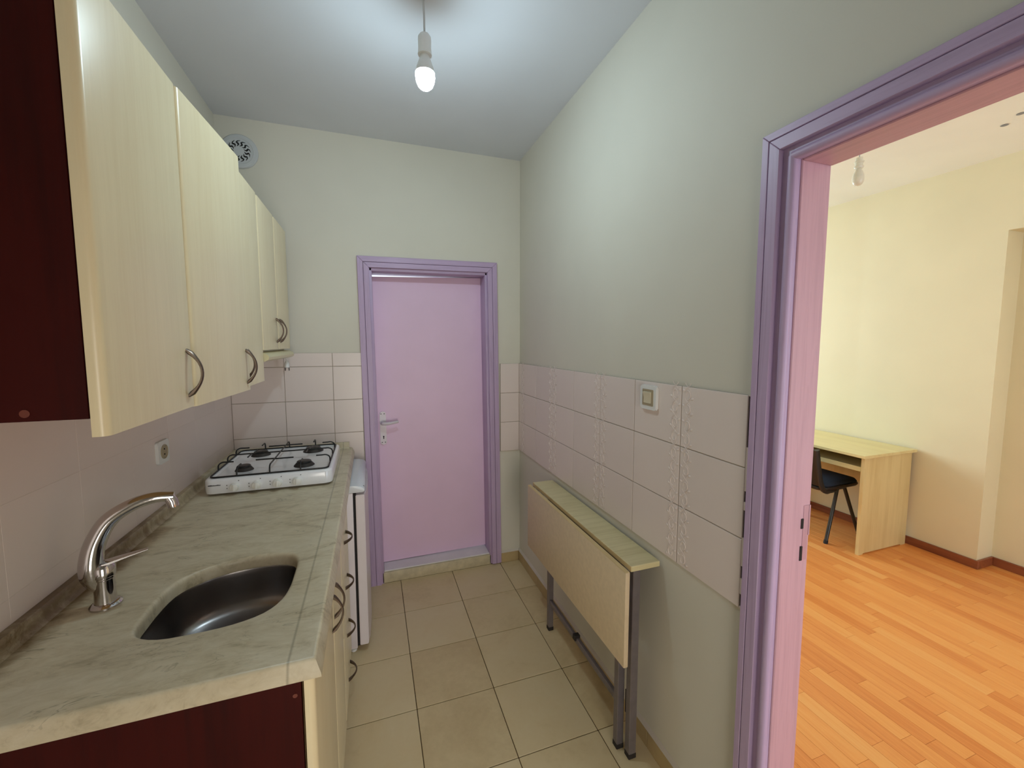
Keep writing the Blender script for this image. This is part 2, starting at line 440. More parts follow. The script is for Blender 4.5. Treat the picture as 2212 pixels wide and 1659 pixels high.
# wall tiles -------------------------------------------------------
ZT, HT, WT, TT = 1.3756, .1975, .2515, .008
rows = [ZT - HT * (r + 1) for r in range(3)]
def tile_field(parent, axis, plane, us, vs, joint=.003, relief=None, bev=.0012):
    for a, b in zip(us, us[1:]):
        for c, d in zip(vs, vs[1:]):
            w_, h_ = b - a - joint, d - c - joint
            if w_ < .01 or h_ < .01: continue
            rel = relief(a, b) if relief else None
            me = tile_mesh(w_, h_, TT - .001, axis, bev, relief=rel)
            if axis in '-x+x': loc = (plane, a + joint / 2, c + joint / 2)
            else: loc = (a + joint / 2, plane, c + joint / 2)
            o = put('wall_tile', me, parent, loc)
def bed(parent, axis, plane, u0, u1, v0, v1, mat):
    bm = B()
    if axis == '-x': box(bm, plane - .0055, plane + .004, u0, u1, v0, v1)
    elif axis == '+x': box(bm, plane - .004, plane + .0076, u0, u1, v0, v1)
    else: box(bm, u0, u1, plane - .0055, plane + .004, v0, v1)
    return obj('tile_bed', bm, M[mat], parent)
yk = [1.0794 + WT * i for i in range(-1, 7)] + [YB - .001]
def rel_right(a, b):
    if b - a < .2: return None
    i = round((a - 1.0794) / WT)
    return 'lo' if i % 2 == 0 else 'hi'       # vine beside every second joint, mirrored across it
vr = [ZT - 3 * HT, ZT - 2 * HT, ZT - HT, ZT]
bed(wall_right, '-x', XR, yk[0] + .001, YB, vr[0] + .001, ZT - .001, 'grout')
tile_field(wall_right, '-x', XR - TT, yk, vr, relief=rel_right)
cx0 = .7985
bed(wall_back, '-y', YB, .803, XR, vr[0] + .001, ZT - .001, 'grout')
tile_field(wall_back, '-y', YB - TT, [.805, XR - .008], vr)
vl = [ZT - 3 * HT, ZT - 2 * HT, ZT - HT, ZT, 1.455]
bed(wall_back, '-y', YB, XL, -.055, vl[0], 1.454, 'grout')
tile_field(wall_back, '-y', YB - TT, [XL + .008, -.466, -.2145, -.055], vl)
bed(wall_left, '+x', XL, .3, YB, vl[0], ZT - .002, 'grout_pale')
yl = [YB - .009 - WT * i for i in range(9, -1, -1)]
tile_field(wall_left, '+x', XL + TT, yl, vr, joint=.0009, bev=.0003)

# skirting (kitchen)
def skirting(name, axis, a, b, label):
    e = empty(name, (0, 0, 0), label, 'baseboard', None, 'structure')
    n = max(1, round((b - a) / .33)); st = (b - a) / n
    for i in range(n):
        bm = B(); u0, u1 = a + st * i + .001, a + st * (i + 1) - .001
        if axis == 'y': box(bm, XR - .011, XR, u0, u1, .0005, .070, .001)
        else: box(bm, u0, u1, YB - .011, YB, .0005, .070, .001)
        obj('skirting_tile', bm, M['skirt'], e)
    bm = B()
    if axis == 'y': prism(bm, [(XR - .012, .0695), (XR, .0695), (XR, .082)], 'y', a, b)
    else: prism(bm, [(YB - .012, .0695), (YB, .0695), (YB, .082)], 'x', a, b)
    obj('caulk_line', bm, M['caulk'], e)
skirting('baseboard_right', 'y', .835, YB, 'beige tile skirting along the right wall under the folding table')
skirting('baseboard_back', 'x', .807, XR - .012, 'short beige tile skirting right of the closed door')

# ================================================================== STRUCTURE: study seen through the doorway
lam_x0 = XR + .002
bm = B(); box(bm, lam_x0, XN + .2, Y0S, Y1S + .1, -.05, -.006)
floor2 = obj('floor', bm, M['dark']); tag(floor2, 'orange oak laminate floor of the next room', 'floor', None, 'structure')
PW = .066
def strip_layout(x0, x1, y0, y1):
    out = []; nx = int(math.ceil((x1 - x0) / PW)); rr = random.Random(3)
    for i in range(nx):
        a = x0 + i * PW; b = min(a + PW, x1); y = y0 - rr.uniform(0, .45)
        while y < y1:
            L = rr.choice((.36, .44, .52, .60)); c, d = max(y, y0), min(y + L, y1)
            if d - c > .02: out.append((a, b, c, d))
            y += L
    return out
strips = strip_layout(lam_x0, XN, Y0S, Y1S)
def shows(s_):
    cx, cy = (s_[0] + s_[1]) / 2, (s_[2] + s_[3]) / 2
    return (.30 * cx < cy + .12) and (cy < .3 + .72 * cx) and cx > 1.05 and cy > .25
def near(s_): return ((s_[0]) ** 2 + ((s_[2] + s_[3]) / 2) ** 2)
vis = sorted((s_ for s_ in strips if shows(s_)), key=near)[:300]; vis_set = set(vis)
pc = {}
for a, b, c, d in vis:
    kk = (round(b - a, 3), round(d - c, 3))
    if kk not in pc:
        bm = B(); box(bm, 0, b - a - .0007, 0, d - c - .0007, -.007, 0, .0004); pc[kk] = finish(bm, 'plank', M['lam'], 30)
    put('plank', pc[kk], floor2, (a, c, 0))
bm = B()
for s_ in strips:
    if s_ not in vis_set: a, b, c, d = s_; box(bm, a, b - .0007, c, d - .0007, -.007, 0)
o = obj('plank_field', bm, M['lam_s'], floor2); o['kind'] = 'stuff'
bm = B(); box(bm, X1, XN + .2, Y0S - .1, Y1S + .1, 2.69, 2.75)
ceil2 = obj('ceiling', bm, M['ceil2']); tag(ceil2, 'cream white ceiling of the next room', 'ceiling', None, 'structure')
for i, (x, y) in enumerate(((3.273, 1.36), (3.188, 1.269))):
    bm = B(); lathe(bm, [(.016, -.0006), (.016, .0), (.012, .003)], x, y, 2.6885, 14); obj('plaster_plug', bm, M['grey'], ceil2)
NY0, NY1, NZ = .52, 1.515, 2.22
bm = B(); box(bm, X2, XN + .2, NY1, Y1S + .1, 0, 2.69); box(bm, X2, XN + .2, NY0, NY1, NZ, 2.69)
box(bm, X2, XN + .2, Y0S - .1, NY0, 0, 2.69); box(bm, XN, XN + .2, NY0, NY1, 0, NZ)
struct('wall_desk', bm, M['wall2'], 'cream wall with a shallow niche behind the desk')
WX0, WX1, WZ0, WZ1 = 1.5, 3.2, .85, 2.25
bm = B(); box(bm, X1, WX0, Y1S, Y1S + .1, 0, 2.69); box(bm, WX1, X2, Y1S, Y1S + .1, 0, 2.69); box(bm, WX0, WX1, Y1S, Y1S + .1, 0, WZ0); box(bm, WX0, WX1, Y1S, Y1S + .1, WZ1, 2.69)
struct('wall_window', bm, M['wall2'], 'cream window wall of the next room')
e = empty('window_1', (0, 0, 0), 'white framed window of the next room', 'window', None, 'structure')
bm = B(); box(bm, WX0, WX1, Y1S + .03, Y1S + .07, WZ0, WZ0 + .05); box(bm, WX0, WX1, Y1S + .03, Y1S + .07, WZ1 - .05, WZ1)
for x in (WX0, (WX0 + WX1) / 2 - .025, WX1 - .05): box(bm, x, x + .05, Y1S + .03, Y1S + .07, WZ0, WZ1)
obj('window_frame', bm, M['winframe'], e)
BX0, BX1 = 1.8, 3.2
bm = B(); box(bm, X1, BX0, Y0S - .1, Y0S, 0, 2.69); box(bm, BX1, X2, Y0S - .1, Y0S, 0, 2.69); box(bm, BX0, BX1, Y0S - .1, Y0S, 2.15, 2.69)  # unseen opening, added to let the study fill lamp in
struct('wall_balcony', bm, M['wall2'], 'cream near end wall of the next room with an added opening')
e = empty('baseboard_study', (0, 0, 0), 'brown wooden skirting around the next room wall', 'baseboard', None, 'structure')
for pl in ((X2 - .014, X2, NY1 - .014, Y1S), (X2, XN, NY1 - .014, NY1), (XN - .014, XN, NY0, NY1 - .014)):
    bm = B(); box(bm, *pl, 0.0005, .058, .002); obj('skirting_board', bm, M['bskirt'], e)

# ================================================================== DOORS
def casing_side(bm, mapf, pts, t0, t1):
    lo = [mapf(u, v_, t0) for u, v_ in pts]; hi = [mapf(u, v_, t1) for u, v_ in pts]
    rings(bm, [lo, hi])
def casing(parent, mapf, uo0, uo1, vo, w1, gap, w2, tz, mats):
    """two mitred mouldings with a groove between; mapf(u, v, out)"""
    k = 0
    for a, b, th in ((0, w1, tz), (w1 + gap, w1 + gap + w2, tz * 1.05)):
        for pts, mt in (([(uo0 + a, 0), (uo0 + a, vo - a), (uo0 + b, vo - b), (uo0 + b, 0)], mats[0]),
                        ([(uo1 - a, 0), (uo1 - a, vo - a), (uo1 - b, vo - b), (uo1 - b, 0)], mats[0]),
                        ([(uo0 + a + .0006, vo - a), (uo1 - a - .0006, vo - a), (uo1 - b - .0006, vo - b), (uo0 + b + .0006, vo - b)], mats[1])):
            bm = B(); casing_side(bm, mapf, pts, -.001, th); bmesh.ops.bevel(bm, geom=list(bm.edges), offset=.0012, segments=1, affect='EDGES')
            obj('casing_moulding', bm, M[mt], parent)
# ---- door_1: closed pink door in the end wall, frame a little out of plumb
d1 = empty('door_1', (.37, YB, 0), 'closed pink lilac door with lilac casing in the end wall', 'door', None, 'structure', rot=(0, math.radians(-.72), 0))
U0, U1, VT = -.040, .807, 2.022
casing(d1, lambda u, v_, o_: (u, YB - o_, v_), U0, U1, VT, .032, .002, .030, .016, ('lilac_z', 'lilac_x'))
ji0, ji1, jz = U0 + .064, U1 - .064, VT - .064
for nm, mt, bx in (('jamb', 'lilac_z', (DX0 + .002, ji0 + .016, YB - .004, YB + .166, 0, jz)),
                   ('jamb', 'lilac_z', (ji1 - .016, DX1 - .002, YB - .004, YB + .166, 0, jz)),
                   ('door_head', 'lilac_x', (ji0, ji1, YB - .004, YB + .166, jz - .018, jz + .014))):
    bm = B(); box(bm, *bx, bev=.003, seg=2); obj(nm, bm, M[mt], d1)
LY = YB + .108
lx0, lx1, lz0, lz1 = ji0 + .0158, ji1 - .0158, .086, jz - .0185
bm = B(); prism(bm, [(lx0, lz0), (lx1, lz0), (lx1, lz1), (lx0, lz1 - .017)], 'y', LY, LY + .036)
bmesh.ops.bevel(bm, geom=list(bm.edges), offset=.0015, segments=1, affect='EDGES')
leaf = obj('door_leaf', bm, M['leaf'], d1, label='flat pink lilac door leaf')
bm = B(); prism(bm, rrect(.052, .090, .868, 1.082, .018), 'y', LY - .007, LY + .001); bmesh.ops.bevel(bm, geom=[e_ for e_ in bm.edges], offset=.001, segments=1, affect='EDGES')
plate = obj('handle_plate', bm, M['metalw'], leaf)
bm = B(); tube(bm, open_curve([(.066, LY - .004, 1.010), (.066, LY - .035, 1.010), (.072, LY - .047, 1.011), (.095, LY - .052, 1.010), (.130, LY - .050, 1.013), (.164, LY - .046, 1.018)], 5),
               [.0105] * 6 + [.0105] * 12 + [.009] * 7 + [.007], 10); lathe(bm, [(.014, -.012), (.014, .0)], .066, LY - .006, 1.010, 16, 'y')
obj('door_lever', bm, M['metalw'], leaf)
bm = B(); lathe(bm, [(.0045, -.0012), (.0045, .002)], .072, LY - .007, .921, 12, 'y'); box(bm, .0695, .0745, LY - .0082, LY, .905, .921)
obj('keyhole', bm, M['dark'], leaf)
for x, z in ((.061, 1.067), (.080, 1.067), (.062, .884), (.081, .884)):
    bm = B(); lathe(bm, [(.0032, -.001), (.0032, .001)], x, LY - .007, z, 10, 'y'); obj('screw', bm, M['print'], leaf)
# stone step under the closed door
tr = empty('trim_1', (.38, YB, 0), 'cream stone step with white top under the closed door', 'doorstep', None, 'structure')
bm = B(); box(bm, .028, .738, YB - .004, YB + .166, 0.0005, .070, .004, 2); obj('step_stone', bm, M['stone'], tr)
bm = B(); box(bm, ji0 + .016, ji1 - .016, YB + .004, YB + .166, .0705, .079, .002); obj('sill_strip', bm, M['sillpaint'], tr)

# ---- door_2: open doorway to the study
d2 = empty('door_2', (XR, .33, 0), 'open doorway with lilac casing on the right wall', 'door', None, 'structure')
V0, V1, VT2 = .816, -.158, 2.018                   # outer edges
mp = lambda u, v_, o_: (XR - o_, u, v_)
casing2 = [(V0, V0 - .018), (V0 - .020, V0 - .048)]
for a, b in casing2:
    da, db = V0 - a, V0 - b
    for pts, mt in (([(a, 0), (a, VT2 - da), (b, VT2 - db), (b, 0)], 'lilac_z'),
                    ([(V1 + da, 0), (V1 + da, VT2 - da), (V1 + db, VT2 - db), (V1 + db, 0)], 'lilac_z'),
                    ([(a - .0006, VT2 - da), (V1 + da + .0006, VT2 - da), (V1 + db + .0006, VT2 - db), (b - .0006, VT2 - db)], 'lilac_y')):
        bm = B(); casing_side(bm, mp, pts, -.001, .017); bmesh.ops.bevel(bm, geom=list(bm.edges), offset=.0012, segments=1, affect='EDGES')
        obj('casing_moulding', bm, M[mt], d2)
ja, jb, jh = .730, -.072, 1.934                    # clear opening
for nm, mt, bx in (('jamb', 'jamb_z', (XR + .012, X1 + .002, ja, OY1 - .001, 0, jh + .04)), ('jamb', 'jamb_z', (XR + .012, X1 + .002, OY0 + .001, jb, 0, jh + .04)),
                   ('door_head', 'jamb_y', (XR + .012, X1 + .002, jb, ja, jh, OZ - .001))):
    bm = B(); box(bm, *bx, bev=.002); obj(nm, bm, M[mt], d2)
# backing behind the step between casing and stop
for nm, mt, bx in (('jamb_rebate', 'lilac_z', (XR - .002, XR + .012, ja + .004, OY1 + .005, 0, jh + .05)), ('jamb_rebate', 'lilac_z', (XR - .002, XR + .012, OY0 - .005, jb - .004, 0, jh + .05)),
                   ('head_rebate', 'lilac_y', (XR - .002, XR + .012, jb - .004, ja + .004, jh + .004, OZ + .005))):
    bm = B(); box(bm, *bx); obj(nm, bm, M[mt], d2)
# rounded stop bead
rb = .0105
bm = B(); tube(bm, [(XR - .001, ja + .0135, 0), (XR - .001, ja + .0135, jh + .0135)], rb, 14); obj('stop_bead', bm, M['lilac_z'], d2)
bm = B(); tube(bm, [(XR - .001, jb - .0135, 0), (XR - .001, jb - .0135, jh + .0135)], rb, 14); obj('stop_bead', bm, M['lilac_z'], d2)
bm = B(); tube(bm, [(XR - .001, ja + .0135, jh + .0135), (XR - .001, jb - .0135, jh + .0135)], rb, 14); obj('stop_bead', bm, M['lilac_y'], d2)
# strike plate on the far jamb: plate, two dark mortices
bm = B(); box(bm, 1.028, 1.046, ja - .0012, ja + .001, .955, 1.10, .0005); sp_ = obj('strike_plate', bm, M['brass'], d2)
for z0, z1, x0 in ((1.040, 1.066, 1.021), (.955, .993, 1.022)):
    bm = B(); box(bm, x0, x0 + .008, ja - .0016, ja + .004, z0, z1); obj('mortice', bm, M['dark'], d2)
bm = B(); box(bm, 1.0465, 1.0515, ja - .002, ja + .002, 1.02, 1.10, .0006); obj('strike_lip', bm, M['brass'], d2)
for z0, z1 in ((1.372, 1.376), (1.115, 1.235), (1.062, 1.085), (.905, .985), (.825, .87), (.784, .79)):
    bm = B(); box(bm, XR - .0065, XR + .001, V0 + .0003, .8296, z0, z1); obj('plaster_fill', bm, M['grout_pale'], d2)
# dark strips standing for the shade in gaps between tiles and casing
for z0, z1 in ((1.235, 1.372), (1.085, 1.115), (.985, 1.062), (.87, .905), (.79, .825)):
    bm = B(); box(bm, XR - .003, XR + .001, V0 + .0003, .8296, z0, z1); obj('casing_gap_shade', bm, M['dark'], d2)

# ================================================================== UPPER CABINETS
FX = -.415; DT = .022; BX = FX - DT
def door_profile(wd, t=DT, r=.013):
    """plan outline, hinge at y=0, back at x=0, front at x=t with rounded upright edges"""
    P = [(0, wd), (0, 0)]
    for kk in range(6):
        a = math.radians(180 + 90 - 90 * kk / 5); P.append((t - r + r * math.cos(math.radians(-90 + 90 * kk / 5)), r + r * math.sin(math.radians(-90 + 90 * kk / 5))))
    for kk in range(6):
        P.append((t - r + r * math.cos(math.radians(90 * kk / 5)), wd - r + r * math.sin(math.radians(90 * kk / 5))))
    return P
def cab_door(parent, name, x, y, z0, z1, wd, ang=0, handle=None, mat='birch', t=DT):
    bm = B(); prism(bm, door_profile(wd, t), 'z', z0, z1)
    bmesh.ops.translate(bm, verts=bm.verts, vec=(0, 0, -z0))
    o = bpy.data.objects.new(name, finish(bm, name, M[mat], 40)); link(o, parent)
    o.location = Vector((x, y, z0)) - ORG[parent.name]; o.rotation_euler = (0, 0, math.radians(ang))
    if handle:
        kind, hy, hz = handle
        bm = B(); bow(bm, kind, t, hy, hz - z0)
        h = bpy.data.objects.new('handle', finish(bm, 'handle', M['pewter'], 50)); link(h, o); h['label'] = 'pewter bow handle'
    return o
def bow(bm, kind, x0, yc, zc, L=.112, out=.030):
    n = 14; pts, ws, ts = [], [], []
    for i in range(n + 1):
        s_ = i / n; a = (s_ - .5) * L; h = out * (1 - abs(2 * s_ - 1) ** 2.1)
        p = (x0 - .001 + h, yc, zc + a) if kind == 'v' else (x0 - .001 + h, yc + a, zc)
        e_ = abs(2 * s_ - 1); pts.append(p); ws.append(.010 + .004 * e_ ** 3); ts.append(.0055 + .010 * e_ ** 4 - (.010 if i in (0, n) else 0))
    sweep_rect(bm, pts, (0, 1, 0) if kind == 'v' else (0, 0, 1), ws, ts)
ZU0, ZU1 = 1.357, 2.108
def carcass(e, x1, y0, y1, z0, z1, mat, name='carcass', open_top=False, t=.016):
    bm = B(); box(bm, XL + .009, x1, y0, y0 + t, z0, z1); box(bm, XL + .009, x1, y1 - t, y1, z0, z1)
    box(bm, XL + .009, x1, y0 + t, y1 - t, z0, z0 + t); box(bm, XL + .009, XL + .015, y0 + t, y1 - t, z0 + t, z1)
    if not open_top: box(bm, XL + .015, x1, y0 + t, y1 - t, z1 - t, z1)
    return obj(name, bm, M[mat], e)
c1 = empty('wall_cabinet', (XL, 1.25, 1.387), 'nearest double-door birch wall cabinet with a dark red side, one door ajar', 'cabinet', 'birch wall cabinets over the worktop')
carcass(c1, BX - .003, .890, 1.640, 1.387, 2.103, 'edge')
bm = B(); box(bm, XL + .009, BX - .004, .872, .889, 1.387, 2.104, .0006); sp1 = obj('side_panel', bm, M['red'], c1, label='dark mahogany red side panel')
bm = B(); lathe(bm, [(.0065, -.0012), (.006, .001)], -.519, .872, 1.400, 14, 'y'); obj('screw_cap', bm, M['cap'], sp1)
cab_door(c1, 'cabinet_door', BX, .868, ZU0, ZU1, .366, 0, ('v', .332, 1.440))
cab_door(c1, 'cabinet_door', BX, 1.237, ZU0 - .003, ZU1 + .004, .402, -3.7, ('v', .368, 1.434))
c2 = empty('wall_cabinet', (XL, 1.80, 1.387), 'narrow single-door birch wall cabinet between the ajar door and hood cabinet', 'cabinet', 'birch wall cabinets over the worktop')
carcass(c2, BX - .003, 1.642, 1.957, 1.387, 2.098, 'edge')
cab_door(c2, 'cabinet_door', BX, 1.645, ZU0, ZU1 - .006, .312, 0, ('v', .036, 1.44))
c3 = empty('wall_cabinet', (XL, 2.26, 1.497), 'short two-door birch wall cabinet above the cream hood', 'cabinet', 'birch wall cabinets over the worktop')
carcass(c3, BX - .003, 1.960, 2.565, 1.492, 2.096, 'edge')
cab_door(c3, 'cabinet_door', BX, 1.960, 1.482, 2.100, .302, 0, ('v', .262, 1.570))
cab_door(c3, 'cabinet_door', BX, 2.2635, 1.482, 2.100, .302, 0, ('v', .040, 1.570))

# hood
h = empty('range_hood', (XL, 2.26, 1.43), 'slim cream cooker hood under the short wall cabinet', 'hood')
bm = B(); box(bm, XL + .009, -.445, 1.966, 2.558, 1.443, 1.4905, .002); obj('hood_body', bm, M['hood'], h)
bm = B(); prof = [(-.444, 1.474), (-.420, 1.471), (-.404, 1.463), (-.398, 1.452), (-.402, 1.441), (-.416, 1.434), (-.444, 1.434)]
prism(bm, prof, 'y', 1.966, 2.558); obj('hood_visor', bm, M['hood'], h)
bm = B(); cpts = open_curve([(-.447, 2.545, 1.446), (-.440, 2.541, 1.438), (-.434, 2.539, 1.425), (-.432, 2.538, 1.410)], 5); tube(bm, cpts, .0028, 8)
cordo = obj('power_cord', bm, M['plastic'], h)
bm = B(); lathe(bm, [(.004, .026), (.006, .018), (.011, .010), (.013, .0), (.012, -.014), (.008, -.017)], -.432, 2.538, 1.394, 12); obj('plug', bm, M['plastic'], cordo)
for s_ in (-1, 1):
    bm = B(); tube(bm, [(-.432 + s_ * .0095, 2.538, 1.380), (-.432 + s_ * .0095, 2.538, 1.362)], .0024, 8); obj('plug_pin', bm, M['iron'], cordo)

# ================================================================== COUNTER
ct = empty('countertop', (-.42, 1.75, .855), 'grey-green marble worktop with a sink cutout', 'worktop')
SK = [(-.503, 1.100), (-.488, 1.062), (-.440, 1.037), (-.379, 1.034), (-.310, 1.040), (-.255, 1.062), (-.226, 1.105), (-.216, 1.160), (-.215, 1.225), (-.218, 1.295), (-.238, 1.336), (-.285, 1.356), (-.349, 1.358), (-.413, 1.343), (-.467, 1.308), (-.497, 1.262), (-.505, 1.195), (-.505, 1.140)]
SKC = [tuple(p) for p in catmull(SK, 3)]
def off(poly, d):
    n = len(poly); out = []
    for i in range(n):
        a, b = Vector(poly[i - 1]), Vector(poly[(i + 1) % n]); t = (b - a).normalized(); nn = Vector((t.y, -t.x)); out.append((poly[i][0] + nn.x * d, poly[i][1] + nn.y * d))
    return out
ZK, ZB = .890, .855
cxm, cym = -.36, 1.2
area2 = sum(SKC[i][0] * SKC[(i + 1) % len(SKC)][1] - SKC[(i + 1) % len(SKC)][0] * SKC[i][1] for i in range(len(SKC)))
sg = 1 if area2 > 0 else -1
bm = B()
AX, AY = -.127, .872
outer = [(XL + .002, AY), (AX, AY), (AX, YB - .009), (XL + .002, YB - .009)]
def fill(z, hole, o_):
    ov = [bm.verts.new((x, y, z)) for x, y in o_]; hv = [bm.verts.new((x, y, z)) for x, y in hole]
    ed = [bm.edges.new((ov[i], ov[(i + 1) % len(ov)])) for i in range(len(ov))] + [bm.edges.new((hv[i], hv[(i + 1) % len(hv)])) for i in range(len(hv))]
    bmesh.ops.triangle_fill(bm, use_beauty=True, use_dissolve=False, edges=ed); return ov, hv
h0 = off(SKC, sg * .010); ov, hv = fill(ZK, h0, outer)
loopz = [hv]
for d, z in ((.006, ZK - .0008), (.0028, ZK - .0035), (.0008, ZK - .008), (0, ZK - .014), (0, ZB)):
    L = [bm.verts.new((x, y, z)) for x, y in off(SKC, sg * d)]; P_ = loopz[-1]
    for i in range(len(L)):
        j = (i + 1) % len(L); bm.faces.new([P_[i], P_[j], L[j], L[i]])
    loopz.append(L)
prof = [(0, .890), (.004, .8885), (.0075, .884), (.010, .877), (.0135, .869), (.0165, .862), (.017, .855), (.013, .852), (0, .852), (-.02, .855)]
path = lambda d: [(XL + .002, AY - d), (AX + d, AY - d), (AX + d, YB - .009)]
rows_ = [[bm.verts.new((x, y, z)) for x, y in path(d)] for d, z in prof]
for a, b in zip(rows_, rows_[1:]):
    for i in range(2): bm.faces.new([a[i], a[i + 1], b[i + 1], b[i]])
bmesh.ops.remove_doubles(bm, verts=bm.verts, dist=.00001)
obj('slab', bm, M['marble'], ct, 40)
pu = [(0, 0), (.030, 0), (.0255, .004), (.0225, .010), (.0205, .020), (.020, .031), (.017, .035), (0, .035)]
bm = B(); prism(bm, [(XL + .0082 + a, ZK + b) for a, b in pu], 'y', AY + .002, YB - .010); obj('upstand', bm, M['marble'], ct, 50)
bm = B(); prism(bm, [(YB - .0082 - a, ZK + b) for a, b in pu], 'x', XL + .040, -.138); obj('upstand', bm, M['marble'], ct, 50)

# sink basin
sk = empty('sink_basin', (-.36, 1.2, .73), 'dark stainless steel sink basin set into the worktop', 'sink')
bm = B(); L = []
def scl(poly, s_, cx=-.362, cy=1.197): return [(cx + (x - cx) * s_, cy + (y - cy) * s_) for x, y in poly]
for s_, z in ((1.09, .8535), (1.012, .8535), (1.005, .850), (1.0, .838), (.993, .812), (.978, .788), (.948, .767), (.90, .753), (.82, .745), (.55, .739), (.16, .736)):
    L.append([(x, y, z) for x, y in scl(SKC, s_)])
rings(bm, L, False, False); obj('bowl', bm, M['steel'], sk, 60)
bm = B(); lathe(bm, [(.045, .0), (.044, .003), (.034, .0035), (.032, -.004), (.02, -.006)], -.362, 1.197, .736, 24, cap=True); obj('drain', bm, M['chrome'], sk)

# faucet
fa = empty('faucet', (-.612, 1.214, .890), 'chrome single-lever swan-neck faucet by the sink', 'faucet')
fx, fy = -.612, 1.214
bm = B(); lathe(bm, [(.030, 0), (.030, .004), (.026, .008), (.022, .010)], fx, fy, .8902, 24); obj('base_flange', bm, M['chrome'], fa)
bm = B(); lathe(bm, [(.021, .006), (.0195, .03), (.019, .066), (.0205, .068), (.0205, .072), (.022, .074), (.0225, .094), (.018, .102), (.008, .105)], fx, fy, .890, 24); obj('mixer_body', bm, M['chrome'], fa)
bm = B(); sp_pts = open_curve([(-.606, 1.2135, .928), (-.622, 1.213, .944), (-.631, 1.211, .975), (-.630, 1.211, 1.010), (-.620, 1.213, 1.050), (-.596, 1.218, 1.094), (-.556, 1.225, 1.122), (-.515, 1.233, 1.133), (-.476, 1.241, 1.130)], 5)
tube(bm, sp_pts, [.011 + .0125 * min(1, i_ / 9) - .0125 * max(0, (i_ - 12) / (len(sp_pts) - 13)) for i_ in range(len(sp_pts))], 14); obj('spout', bm, M['chrome'], fa, 60)
bm = B(); tube(bm, [(-.486, 1.239, 1.131), (-.480, 1.240, 1.118), (-.478, 1.2405, 1.104)], [.0115, .0125, .0115], 14); obj('aerator', bm, M['chrome'], fa)
bm = B(); sweep_rect(bm, [(fx, fy, .992), (fx + .02, fy + .006, .996), (fx + .045, fy + .014, 1.000), (fx + .078, fy + .024, 1.005)], (-.3, .95, 0), [.030, .026, .020, .012], [.012, .009, .006, .004]); obj('lever', bm, M['chrome'], fa)

# ================================================================== GAS HOB
gh = empty('gas_hob', (-.418, 2.235, .890), 'white four-burner tabletop gas hob with black pan support', 'hob')
bm = B(); L = []
for ins, z in ((.010, .8975), (.002, .900), (.0, .914), (.0005, .950), (.004, .9565), (.010, .9595), (.022, .960), (.026, .957), (.031, .955)):
    L.append([(x, y, z) for x, y in rrect(-.655 + ins, -.176 - ins, 1.957 + ins, 2.458 - ins, .034 - min(ins, .02))])
rings(bm, L); obj('hob_body', bm, M['enamel'], gh, 50)
for x, y in ((-.60, 2.02), (-.235, 2.02), (-.60, 2.40), (-.235, 2.40)):
    bm = B(); lathe(bm, [(.012, 0), (.012, .009)], x, y, .8902, 14); obj('foot', bm, M['rubber'], gh)
BRN = [(-.540, 2.088, .036), (-.303, 2.082, .043), (-.531, 2.342, .043), (-.296, 2.346, .048)]
for x, y, r in BRN:
    bm = B(); lathe(bm, [(r, 0), (r * .98, .003), (r * .80, .011), (r * .78, .013)], x, y, .955, 24); b_ = obj('burner', bm, M['iron'], gh)
    bm = B(); lathe(bm, [(r * .66, 0), (r * .70, .001), (r * .70, .007), (r * .62, .0095), (r * .2, .010)], x, y, .968, 24); obj('burner_cap', bm, M['black'], b_)
for x in (-.543, -.465, -.388, -.314):
    bm = B(); lathe(bm, [(.018, .001), (.018, -.006), (.0155, -.008), (.0145, -.019), (.0115, -.0205)], x, 1.9575, .924, 20, 'y')
    box(bm, x - .0032, x + .0032, 1.9335, 1.941, .911, .938, .001); kb = obj('knob', bm, M['knob'], gh)
    for dx, dz in ((-.028, .006), (-.028, -.007), (.014, .022)):
        bm = B(); box(bm, x + dx - .0016, x + dx + .0016, 1.9562, 1.959, .926 + dz - .0014, .926 + dz + .0014); obj('knob_mark', bm, M['print'], kb)
bm = B(); x = -.636
rr = random.Random(5)
for i in range(13):
    wd = rr.choice((.0022, .003, .0026)); box(bm, x, x + wd, 1.9562, 1.9590, .934, .934 + rr.choice((.003, .0034, .0042))); x += wd + .0009
obj('maker_lettering', bm, M['print'], gh)
bm = B(); zr, zp = .963, .996; fr = rrect(-.637, -.194, 1.978, 2.437, .022); tube(bm, [(x, y, zr) for x, y in fr + fr[:1]], .0034, 6, False)
def wire(P): tube(bm, open_curve(P, 3), .0032, 6)
xm, ymid = -.420, 2.215
FX0, FX1, FY0, FY1 = -.637, -.194, 1.978, 2.437
wire([(xm, FY0, zr), (xm, FY0 + .002, zr + .022), (xm, FY0 + .018, zp), (xm, FY0 + .074, zp), (xm, FY1 - .072, zp), (xm, FY1 - .018, zp), (xm, FY1 - .002, zr + .022), (xm, FY1, zr)])
wire([(FX0, ymid, zr), (FX0 + .002, ymid, zr + .022), (FX0 + .018, ymid, zp), (FX0 + .06, ymid, zp), (FX1 - .056, ymid, zp), (FX1 - .018, ymid, zp), (FX1 - .002, ymid, zr + .022), (FX1, ymid, zr)])
